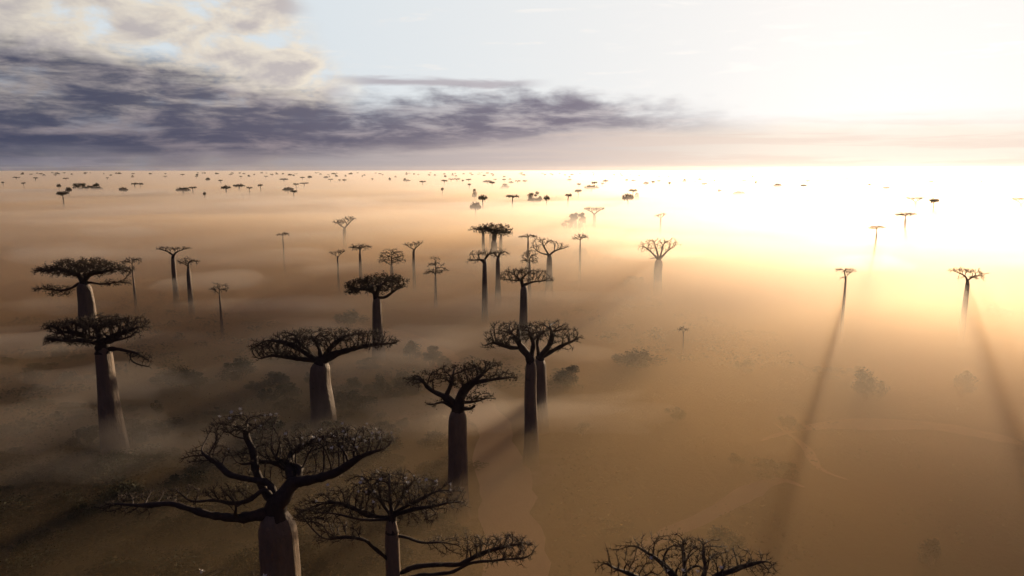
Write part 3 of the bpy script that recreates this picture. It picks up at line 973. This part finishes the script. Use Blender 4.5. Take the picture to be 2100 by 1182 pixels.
# (x, crown top y, crown width, kind index)
FAR = [(33, 363, 13, 0), (6, 373, 8, 1), (72, 364, 14, 1), (113, 358, 7, 0), (135, 365, 11, 0), (120, 377, 8, 2), (140, 384, 12, 2), (128, 393, 24, 0),
       (253, 384.5, 18, 2), (276, 375, 13, 0), (287, 375.5, 12, 0), (220, 364, 6, 1), (338, 361, 8, 1), (273, 355.5, 7, 0), (48, 374, 7, 1), (375, 384.5, 28, 2),
       (395, 383, 15, 1), (426, 365, 11, 3), (453, 369, 15, 1), (463, 381, 21, 4), (490, 378, 24, 4), (511, 383, 11, 1), (534, 378, 13, 1), (582, 366, 17, 4),
       (590, 384.5, 24, 2), (602, 390, 16, 0), (607, 376, 12, 1), (624, 374.5, 17, 1), (678, 367, 10, 1), (419, 394, 6, 0), (374, 357, 8, 4), (404, 357, 6, 3),
       (403, 361, 6, 1), (593, 357, 7, 3), (545, 361, 10, 1), (557, 357, 7, 0), (620, 363, 10, 0), (635, 361, 9, 2), (657, 356, 7, 3), (668, 362, 10, 2),
       (684, 355, 9, 2), (494, 361, 6, 1), (510, 359, 6, 3), (696, 368, 6, 1), (706, 368, 9, 0), (763, 366, 7, 1), (785, 358, 9, 1), (811, 361, 6, 3),
       (799, 365, 6, 3), (834, 368.5, 16, 4), (830, 366, 5, 0), (867, 371, 15, 1), (858, 357, 7, 3), (880, 358, 6, 0), (911, 369, 14, 0), (925, 366.5, 12, 1),
       (937, 366, 13, 1), (913, 360, 6, 2), (935, 360, 5, 0), (961, 367, 11, 0), (962, 376.5, 10, 1), (949, 369, 5, 0), (907, 385, 6, 0), (743, 360, 4, 3),
       (1000, 370, 20, 4), (1009, 373, 13, 0), (1015, 367, 9, 1), (993, 359, 7, 0), (1011, 360, 5, 0), (1034, 361, 7, 2), (1034, 367, 8, 1), (973, 387, 13, 5),
       (990, 399.5, 19, 4), (975, 414.5, 24, 2), (1035, 377, 23, 5), (1046, 366, 7, 2), (1048, 372, 10, 4), (1051, 399.5, 26, 1), (1062, 370, 13, 1), (1077, 370, 16, 1),
       (1121, 401, 14, 4), (1165, 397.5, 24, 1), (1186, 389, 16, 0), (1213, 380, 30, 2), (1219, 373, 13, 0), (1242, 369, 12, 4), (1236, 375, 8, 0), (1187, 376, 10, 0),
       (1168, 367, 10, 4), (1159, 358, 6, 1), (1168, 362, 5, 0), (1286, 368, 11, 1), (1299, 369, 10, 0), (1298, 388, 20, 0), (1306, 395, 15, 5), (1288, 398, 26, 2),
       (1325, 373, 12, 4), (1339, 371.5, 13, 1), (1351, 370, 9, 0), (1373, 373.5, 7, 0), (1353, 362, 10, 0), (1276, 359, 6, 1), (1293, 358, 6, 1), (1311, 359, 5, 0),
       (1371, 361, 6, 0), (1404, 367, 14, 5), (1425, 371, 8, 1), (1435, 366, 10, 4), (1445, 375.5, 15, 0), (1476, 388.5, 8, 0), (1465, 369, 5, 0), (1517, 392, 31, 2),
       (1526, 368.5, 11, 4), (1551, 371, 12, 5), (1561, 362.5, 12, 1), (1579, 364, 10, 1), (1543, 361, 6, 0), (1595, 376, 18, 2), (1657, 369.5, 14, 1), (1648, 378, 13, 0),
       (1740, 366, 12, 0), (1818, 381.5, 14, 4), (1783, 377, 8, 0), (1868, 367, 12, 1), (1885, 362, 7, 1), (1910, 371, 10, 0), (1916, 407, 20, 0), (1991, 368.5, 12, 1),
       (1980, 360, 5, 1), (2013, 370, 5, 0), (2060, 364, 4, 0), (2077, 369, 4, 0)]
rr_ = random.Random(77)
for _ in range(125):
    x = rr_.uniform(-5, 2105) if rr_.random() < .35 else rr_.uniform(-5, 1300)
    FAR.append((x, 353.6 + abs(rr_.gauss(0, 2.7)), rr_.uniform(3.5, 8), rr_.randrange(6)))
SHAPEW = ["flat-topped", "wide V-limbed", "umbrella-domed", "dense round-headed", "fan-crowned", "tiered"]
far_records = []
for i, (x, yt, w, k) in enumerate(FAR):
    H = 20 + 4 * rr_.random()
    Y0 = min(dist_for(yt, H), 8200)
    p = at(x, yt, Y0)
    H = p.z
    m = MODELS[KINDS[k]]
    mi = rr_.randrange(2)
    src = m[mi]
    sx = w * mpp(Y0, yt) / 18.5
    sx = min(sx, 2.4)
    rz = rr_.uniform(0, 6.28)
    o = src if (k, mi) not in used else copy_tree(src, (0, 0, 0), (1, 1, 1), 0)
    used.add((k, mi))
    o.location = (p.x, Y0, -0.3)
    o.scale = (sx, sx, H / 20)
    o.rotation_euler = (0, 0, rz)
    far_records.append((o, x, yt, w, k))
for ms in MODELS.values():
    for j, o in enumerate(ms):
        if not any(r[0] is o for r in far_records):
            for c in list(o.children):
                bpy.data.objects.remove(c)
            bpy.data.objects.remove(o)


# unique wording: shape, tone by place, row by height, then its nearest named neighbour
def zone(x):
    names = ["at the far left edge", "at the far left", "well left of centre", "left of centre", "just left of centre", "at centre", "just right of centre",
             "right of centre", "well right of centre", "left of the sun", "below the sun", "right of the sun"]
    return names[max(0, min(11, int(x / 2100 * 12)))]


def row(y):
    return "on the horizon line" if y < 356.5 else "just under the horizon" if y < 362 else "in third row down" if y < 370 else "well below the horizon" if y < 382 else "in lowest far row"


buckets = {}
for r in far_records:
    o, x, yt, w, k = r
    size = "speck-sized" if w < 6 else "tiny" if w < 9 else "small" if w < 14 else "fair-sized" if w < 20 else "large"
    buckets.setdefault((size, SHAPEW[k], row(yt), zone(x)), []).append(r)
ORD = ["leftmost", "second from left", "third from left", "fourth from left", "fifth from left", "sixth from left", "seventh from left", "eighth from left", "ninth from left"]
for (size, sh, rw, zn), rs in buckets.items():
    rs.sort(key=lambda r: r[1])
    for j, r in enumerate(rs):
        extra = "" if len(rs) == 1 else ", " + ORD[j]
        rw2 = rw
        tag(r[0], f"{size} {sh} baobab {rw2}, {zn}{extra}", "baobab", "distant baobabs on the plain")

# ------------------------------------------------------------------ shrubs and leafy trees
def shrub_model(seed, w, h, lobes, n, leaf, stems=5):
    rg = np.random.default_rng(seed)
    root = empty("shrub", (0, 0, 0))
    C = []
    for i in range(lobes):
        a, r = rg.uniform(0, 6.283), w * .62 * math.sqrt(rg.uniform(0, 1))
        s = rg.uniform(.12, .42) * w
        zz = rg.uniform(.45, .9) * h * (1 - .45 * (r / w) ** 2)
        C.append((r * math.cos(a), r * math.sin(a), max(zz - s * .3, s * .3), s, s * rg.uniform(.5, .9)))
    lf, st = Buf(), Buf()
    for i in range(n):
        c = C[rg.integers(lobes)]
        d = rg.normal(size=3)
        d /= np.linalg.norm(d)
        q = rg.uniform(.35, 1.2)
        p = np.array((c[0] + d[0] * c[3] * q, c[1] + d[1] * c[3] * q, c[2] + d[2] * c[4] * q))
        if p[2] < 0.05:
            p[2] = rg.uniform(.05, .5)
        lf.leaf(p, leaf * rg.uniform(.6, 1.3), rg)
    for c in C[:stems + 2]:
        pts = [np.array((c[0] * .15, c[1] * .15, -.2)), np.array((c[0] * .5, c[1] * .5, c[2] * .5)), np.array((c[0], c[1], c[2] + c[4] * .4))]
        st.tube(pts, [.16, .1, .03], 5)
    mesh_obj("foliage", lf.v, lf.f, SHRUB, root)
    mesh_obj("stems", st.v, st.f, BRANCH, root, smooth=True)
    return root


SH = [shrub_model(301, 3.2, 4.0, 9, 2600, .17), shrub_model(302, 4.0, 4.6, 12, 3000, .18), shrub_model(303, 2.6, 5.0, 8, 2200, .17),
      shrub_model(304, 5.0, 5.0, 14, 3600, .20), shrub_model(305, 3.0, 3.2, 7, 1800, .16)]
sh_used = set()
SHR = [  # label, x, top y, width px, base y (or None: height m), model
    ("rounded bush mound alone in the pale fog at left", 352, 418, 32, ("H", 8), 3),
    ("low dark bush showing through fog near the left edge", 75, 453, 22, ("H", 6), 1),
    ("faint low bush left of the tiny lone baobab", 512, 481, 24, ("H", 6), 1),
    ("faint wide bush right of the lone tilted baobab", 755, 461, 44, ("H", 7), 3),
    ("faint bush patch in the fog between two bushes left of the cluster", 880, 463, 50, ("H", 6), 3),
    ("dark shrub behind the leafy round-crowned baobab", 718, 628, 84, ("H", 6.5), 3),
    ("shrub thicket top right of the low-limbed baobab", 375, 745, 110, ("H", 5.5), 3),
    ("dark rounded shrub above the nearest tree, left of the broad baobab", 488, 728, 92, ("H", 6), 1),
    ("dark shrub at left of the broad baobab trunk", 575, 755, 90, ("H", 5), 0),
    ("bare pale-stemmed shrub by the road bend", 838, 695, 60, ("H", 6), 0),
    ("second bare shrub right of the road bend", 885, 702, 50, ("H", 6), 2),
    ("tall bush right of the slender baobab pair", 1162, 738, 66, ("H", 7), 2),
    ("broad hazy bush in the gold fog right of the pair", 1310, 708, 140, ("H", 6), 3),
    ("hazy round bush in gold fog, lower right", 1785, 752, 84, ("H", 7), 1),
    ("dim bush below the far right baobab", 1975, 755, 70, ("H", 6), 0),
    ("dim bush at the right edge in gold fog", 2045, 615, 76, ("H", 8), 3),
    ("big hazy bush beneath the spindly baobab", 1190, 502, 56, ("H", 10), 1),
    ("hazy bush mound right of the spindly baobab", 1250, 517, 56, ("H", 8), 3),
    ("bush right of the anvil-crowned baobab", 1241, 444, 36, ("H", 9), 1),
    ("faint bush low in fog beside the spindly baobab bush", 1300, 560, 60, ("H", 7), 1),
    ("low bush under the small flat baobab pair right of centre", 1070, 380, 27, ("H", 12), 3),
    ("dark bush row piece left at the horizon", 20, 367, 18, ("H", 10), 1),
    ("dark bush second in the left horizon row", 46, 369, 20, ("H", 10), 3),
    ("dark bush beside the V-limbed speck at left", 81, 367, 22, ("H", 10), 1),
    ("rounded dark bush end of the left horizon row", 101, 366, 11, ("H", 12), 0),
    ("bluish bush mass below the horizon at left", 161, 366, 18, ("H", 11), 3),
    ("slanting bush mass right of the bluish one", 182, 363.5, 15, ("H", 11), 1),
    ("flat bush above the dark leafy pair", 201, 371, 13, ("H", 10), 4),
    ("little twin-headed bush in fog left of centre", 708, 382.5, 16, ("H", 12), 2),
    ("small round bush right of the twin-headed one", 739, 384, 9, ("H", 12), 0),
    ("pale bush dome under the horizon at left of centre", 505, 367.5, 11, ("H", 11), 0),
    ("grey flat bush right of the V-limbed row", 551, 376.5, 15, ("H", 12), 1),
    ("flat bush right of centre under the horizon", 1106, 363, 12, ("H", 10), 4),
    ("long low bush strip right of centre under the horizon", 1136, 362, 20, ("H", 10), 3),
]


def place_shrub(label, x, yt, w, H, mi, group="shrubs in the fog"):
    Y0 = dist_for(yt, H)
    p = at(x, yt, Y0)
    src = SH[mi]
    o = src if mi not in sh_used else copy_tree(src, (0, 0, 0), (1, 1, 1), 0)
    sh_used.add(mi)
    hm = (4.0, 4.6, 5.0, 5.0, 3.2)[mi] * 1.05
    wm = (3.2, 4.0, 2.6, 5.0, 3.0)[mi] * 1.9
    sx = w * mpp(Y0, yt) / wm
    o.location = (p.x, Y0, -0.1)
    o.scale = (sx, sx, H / hm)
    o.rotation_euler = (0, 0, rr_.uniform(0, 6.28))
    tag(o, label, "shrub", group)


for lab, x, yt, w, hb, mi in SHR:
    place_shrub(lab, x, yt, w, hb[1], mi)

# undergrowth shrubs of the near forest floor: (x, y of base in the photo)
k = 0
under = []
for _ in range(265):
    if rr_.random() < .87:
        px, py = rr_.uniform(-40, 930), rr_.uniform(735, 1240)
    else:
        px, py = rr_.uniform(1120, 2140), rr_.uniform(760, 1200)
        if py > 900 and rr_.random() < .5:
            continue
    under.append((px, py))
under.sort()
for px, py in under:
    g = ground_at(px, py)
    mi = rr_.randrange(5)
    o = copy_tree(SH[mi], (g.x, g.y, -.1), (rr_.uniform(.5, 1.5), rr_.uniform(.5, 1.5), rr_.uniform(.4, .95)), rr_.uniform(0, 6.28))
    colw = ["far left", "left", "left of centre", "centre", "right of centre", "right", "far right"][max(0, min(6, int(px / 300)))]
    roww = "beside the broad baobab's level" if py < 830 else "at the road trees' level" if py < 950 else "low in the picture" if py < 1080 else "near the bottom edge"
    o["_w"] = f"dark shrub, {colw}, {roww}"
    tag(o, "x", "shrub", "undergrowth shrubs on the forest floor")
    under[k] = o
    k += 1
cnt = {}
for o in under:
    cnt.setdefault(o["_w"], []).append(o)
for wd, os_ in cnt.items():
    for j, o in enumerate(os_):
        o["label"] = wd + ("" if len(os_) == 1 else ", " + (ORD[j] if j < 9 else "among the rightmost"))
        del o["_w"]


# leafy trees with lumpy crowns (not baobabs)
def leafy_tree(label, x, yt, w, hpx, H, seed, lobes=16, n=4200):
    rg = np.random.default_rng(seed)
    Y0 = dist_for(yt, H)
    p = at(x, yt, Y0)
    s = mpp(Y0, yt)
    W_, Hc = w * s / 2, hpx * s
    root = empty("leafy_tree", (p.x, Y0, 0))
    tag(root, label, "tree", "leafy trees among the baobabs")
    lf, st = Buf(), Buf()
    C = []
    for i in range(lobes):
        C.append((rg.uniform(-.8, .8) * W_, rg.uniform(-.5, .5) * W_, p.z - Hc * rg.uniform(.1, .85), W_ * rg.uniform(.16, .30)))
    for i in range(n):
        c = C[rg.integers(lobes)]
        d = rg.normal(size=3)
        d /= np.linalg.norm(d)
        q = rg.uniform(.4, 1.05)
        lf.leaf(np.array((c[0], c[1], c[2])) + d * c[3] * q * np.array((1, 1, .85)), .22 + s * .35, rg)
    for c in C:
        st.tube([np.array((c[0] * .1, c[1] * .1, -.3)), np.array((c[0] * .35, c[1] * .35, c[2] * .55)), np.array((c[0], c[1], c[2]))], [.35, .25, .08], 6)
    mesh_obj("crown", lf.v, lf.f, SHRUB, root)
    mesh_obj("trunk", st.v, st.f, BRANCH, root, smooth=True)


leafy_tree("dark lumpy tree of the pair at left, the left one", 166, 376, 28, 18, 22, 401, 26)
leafy_tree("dark lumpy tree of the pair at left, the right one", 194, 376, 26, 18, 22, 402, 26)
leafy_tree("dark ragged leafy tree right of centre near the horizon haze", 1099, 393.5, 36, 26, 22, 403, 22)
leafy_tree("ragged leafy tree left of the anvil-crowned baobab", 1184, 437, 38, 24, 19, 404, 20)
leafy_tree("low leafy tree at the foot of the ragged one", 1164, 452, 24, 14, 15, 405, 10)

# low ground cover under the shrubs
rg = np.random.default_rng(5)
gb = Buf()
for i in range(4400):
    px, py = (rg.uniform(-60, 980), rg.uniform(700, 1280)) if rg.random() < .78 else (rg.uniform(1130, 2160), rg.uniform(720, 1260))
    g = ground_at(px, py)
    if mnoise.noise(Vector((g.x * .05, g.y * .05, 4))) < -0.08:
        continue
    s_ = rg.uniform(.5, 1.5)
    for _ in range(11):
        gb.leaf(np.array((g.x, g.y, .15)) + rg.normal(size=3) * np.array((s_, s_, .25 * s_)) + np.array((0, 0, .3 * s_)), rg.uniform(.12, .3), rg)
tag(mesh_obj("undergrowth", gb.v, gb.f, SHRUB), "low dark scrub and grass covering the forest floor", "undergrowth", None, "stuff")


# the forest under the mist in the middle distance: one mass of low crowns
cb = Buf()
for i in range(2600):
    ang = math.radians(rg.uniform(-38, 38))
    dd = 140 + 760 * rg.random() ** 1.3
    x, y = dd * math.sin(ang), dd * math.cos(ang)
    if mnoise.noise(Vector((x / 70, y / 70, 8.8))) < (-0.02 if x < 0 else 0.12):
        continue
    if x > 70:
        continue
    hh, ww_ = rg.uniform(1.4, 3.0) + 1.4 * min(1, max(0, (dd - 200) / 300)), rg.uniform(1.8, 4.5)
    for _ in range(44):
        d = rg.normal(size=3)
        d /= np.linalg.norm(d)
        d[2] = abs(d[2])
        cb.leaf(np.array((x, y, hh * .3)) + d * np.array((ww_, ww_, hh * .65)) * rg.uniform(.55, 1.05), rg.uniform(.22, .5), rg)
tag(mesh_obj("distant_scrub", cb.v, cb.f, SHRUB), "dim forest canopy showing darkly through the fog in the middle distance", "forest", None, "stuff")

# ------------------------------------------------------------------ air: thin haze and the ground fog in soft layers
def volume_mat(name, color, density, g):
    def f(t, out):
        v = t.new('ShaderNodeVolumePrincipled')
        v.inputs['Color'].default_value = (*color, 1)
        v.inputs['Density'].default_value = density
        v.inputs['Anisotropy'].default_value = g
        t.l.new(v.outputs[0], out.inputs['Volume'])
    return material(name, f)


def closed_sheet(name, top, bottom, xs, ys, mat):
    """A closed box whose top follows the function top(x, y)."""
    n, m = len(xs), len(ys)
    V = [(x, y, top(x, y)) for y in ys for x in xs]
    F = [(j * n + i, j * n + i + 1, (j + 1) * n + i + 1, (j + 1) * n + i) for j in range(m - 1) for i in range(n - 1)]
    rim = [i for i in range(n)] + [j * n + n - 1 for j in range(1, m)] + [(m - 1) * n + i for i in range(n - 2, -1, -1)] + [j * n for j in range(m - 2, 0, -1)]
    b = len(V)
    for r_ in rim:
        V.append((V[r_][0], V[r_][1], bottom))
    L = len(rim)
    for i in range(L):
        F.append((rim[(i + 1) % L], rim[i], b + i, b + (i + 1) % L))
    F.append(tuple(b + i for i in range(L - 1, -1, -1)))
    return mesh_obj(name, V, F, mat)


HAZE_D = 0.00002
hz_o = closed_sheet("haze", lambda x, y: 62.0, -1.6, [-8100, 8100], [-460, FAR_Y + 60], volume_mat("haze_air", (1.0, 0.95, 0.88), HAZE_D, 0.7))
tag(hz_o, "thin warm haze in the air over the whole plain", "haze", None, "stuff")

FCOL = [(0.985, 0.64, 0.27), (0.985, 0.66, 0.29), (0.98, 0.70, 0.35), (0.975, 0.76, 0.46), (0.97, 0.86, 0.70), (0.965, 0.93, 0.92)]
FOGG = 0.69
# (top height, density, wave height, wave length)
LAYERS = [(3.5, 0.020, 1.8, 60), (6.0, 0.018, 2.6, 75), (8.5, 0.015, 3.2, 90), (11.0, 0.012, 3.8, 110), (14.0, 0.0068, 3.6, 140), (17.5, 0.0030, 3.4, 180)]
fx = geo_axis(-7900, 7900, 30, 11, 1.055)
fy = geo_axis(-350, FAR_Y - 20, 190, 11, 1.055)
for li, (zt, dens, amp, wl) in enumerate(LAYERS):
    def top(x, y, zt=zt, amp=amp, wl=wl, li=li):
        d = math.hypot(x, y - 150)
        f = max(0.0, 1 - d / 2200.0)
        n1 = mnoise.noise(Vector((x / wl, y / wl * .8, li * 3.7)))
        n2 = mnoise.noise(Vector((x / wl * 2.7, y / wl * 2.2, li * 5.1 + 9)))
        big = mnoise.noise(Vector((x / 260, y / 300, 2.2)))
        q = min(1.0, max(0.0, (math.hypot(x, y) + max(0.0, x + 10) * 1.6 - 100) / 300.0))
        near_ = 0.55 + 0.62 * q * q * (3 - 2 * q)                     # shallower below the camera
        az = math.degrees(math.atan2(x, max(y, 1.0)))
        q2 = min(1.0, max(0.0, (az + 36) / 34.0))
        wst_ = 0.38 - 0.22 * q                                        # most of all close by
        near_ *= 1 - wst_ + wst_ * q2 * q2 * (3 - 2 * q2)                 # the western side lies in thinner mist
        return max(0.5, zt * near_ + f * amp * 1.25 * (n1 + .5 * n2) + f * zt * .28 * big)
    o = closed_sheet("ground_fog", top, -0.9 - 0.06 * li, fx, fy, volume_mat("fog_air", FCOL[li], dens, FOGG))
    tag(o, "one soft layer of golden ground fog lying over the plain", "fog", "ground fog layers", "stuff")

# drifting banks of mist: flat closed puffs that never touch one another within one object
rw = np.random.default_rng(91)
for bi in range(4):
    bb, placed = Buf(), []
    tries = 0
    while len(placed) < 60 and tries < 5000:
        tries += 1
        ang = math.radians(rw.uniform(-39, 39))
        dd = 110 + 1300 * rw.random() ** 1.6
        x, y = dd * math.sin(ang), dd * math.cos(ang)
        g_ = 0.6 + dd / 500.0
        a_, b_, c_ = rw.uniform(12, 34) * g_, rw.uniform(5, 14) * g_, rw.uniform(1.2, 2.8) * min(1.6, g_)
        z = rw.uniform(5, 11) * (0.75 if dd < 240 else 1.25)
        if x > 15 and dd < 270:
            continue
        if any(math.hypot(x - p[0], y - p[1]) < a_ + p[2] for p in placed):
            continue
        placed.append((x, y, a_))
        rot = rw.uniform(-.35, .35)
        i0, NU, NV = len(bb.v), 40, 10
        for j in range(NV + 1):
            ph = math.pi * j / NV - math.pi / 2
            for k in range(NU):
                th = 2 * math.pi * k / NU
                r_ = 1 + 0.55 * mnoise.noise(Vector((math.cos(th) * 1.7, math.sin(th) * 1.7, x * .1))) + .28 * mnoise.noise(Vector((math.cos(th) * 4, math.sin(th) * 4, y * .1)))
                u, v = a_ * r_ * math.cos(ph) * math.cos(th), b_ * r_ * math.cos(ph) * math.sin(th)
                w_ = c_ * math.sin(ph) * (1 + .5 * mnoise.noise(Vector((u * .06, v * .06, x))))
                bb.v.append((x + u * math.cos(rot) - v * math.sin(rot), y + u * math.sin(rot) + v * math.cos(rot), z + w_))
        for j in range(NV):
            for k in range(NU):
                bb.f.append((i0 + j * NU + k, i0 + j * NU + (k + 1) % NU, i0 + (j + 1) * NU + (k + 1) % NU, i0 + (j + 1) * NU + k))
    o = mesh_obj("mist_bank", bb.v, bb.f, volume_mat("mist_air", (0.965, 0.90, 0.82), (0.010, 0.013, 0.016, 0.018)[bi], FOGG))
    tag(o, "drifting pale wisps of mist lying on top of the ground fog", "mist", "drifting mist wisps", "stuff")
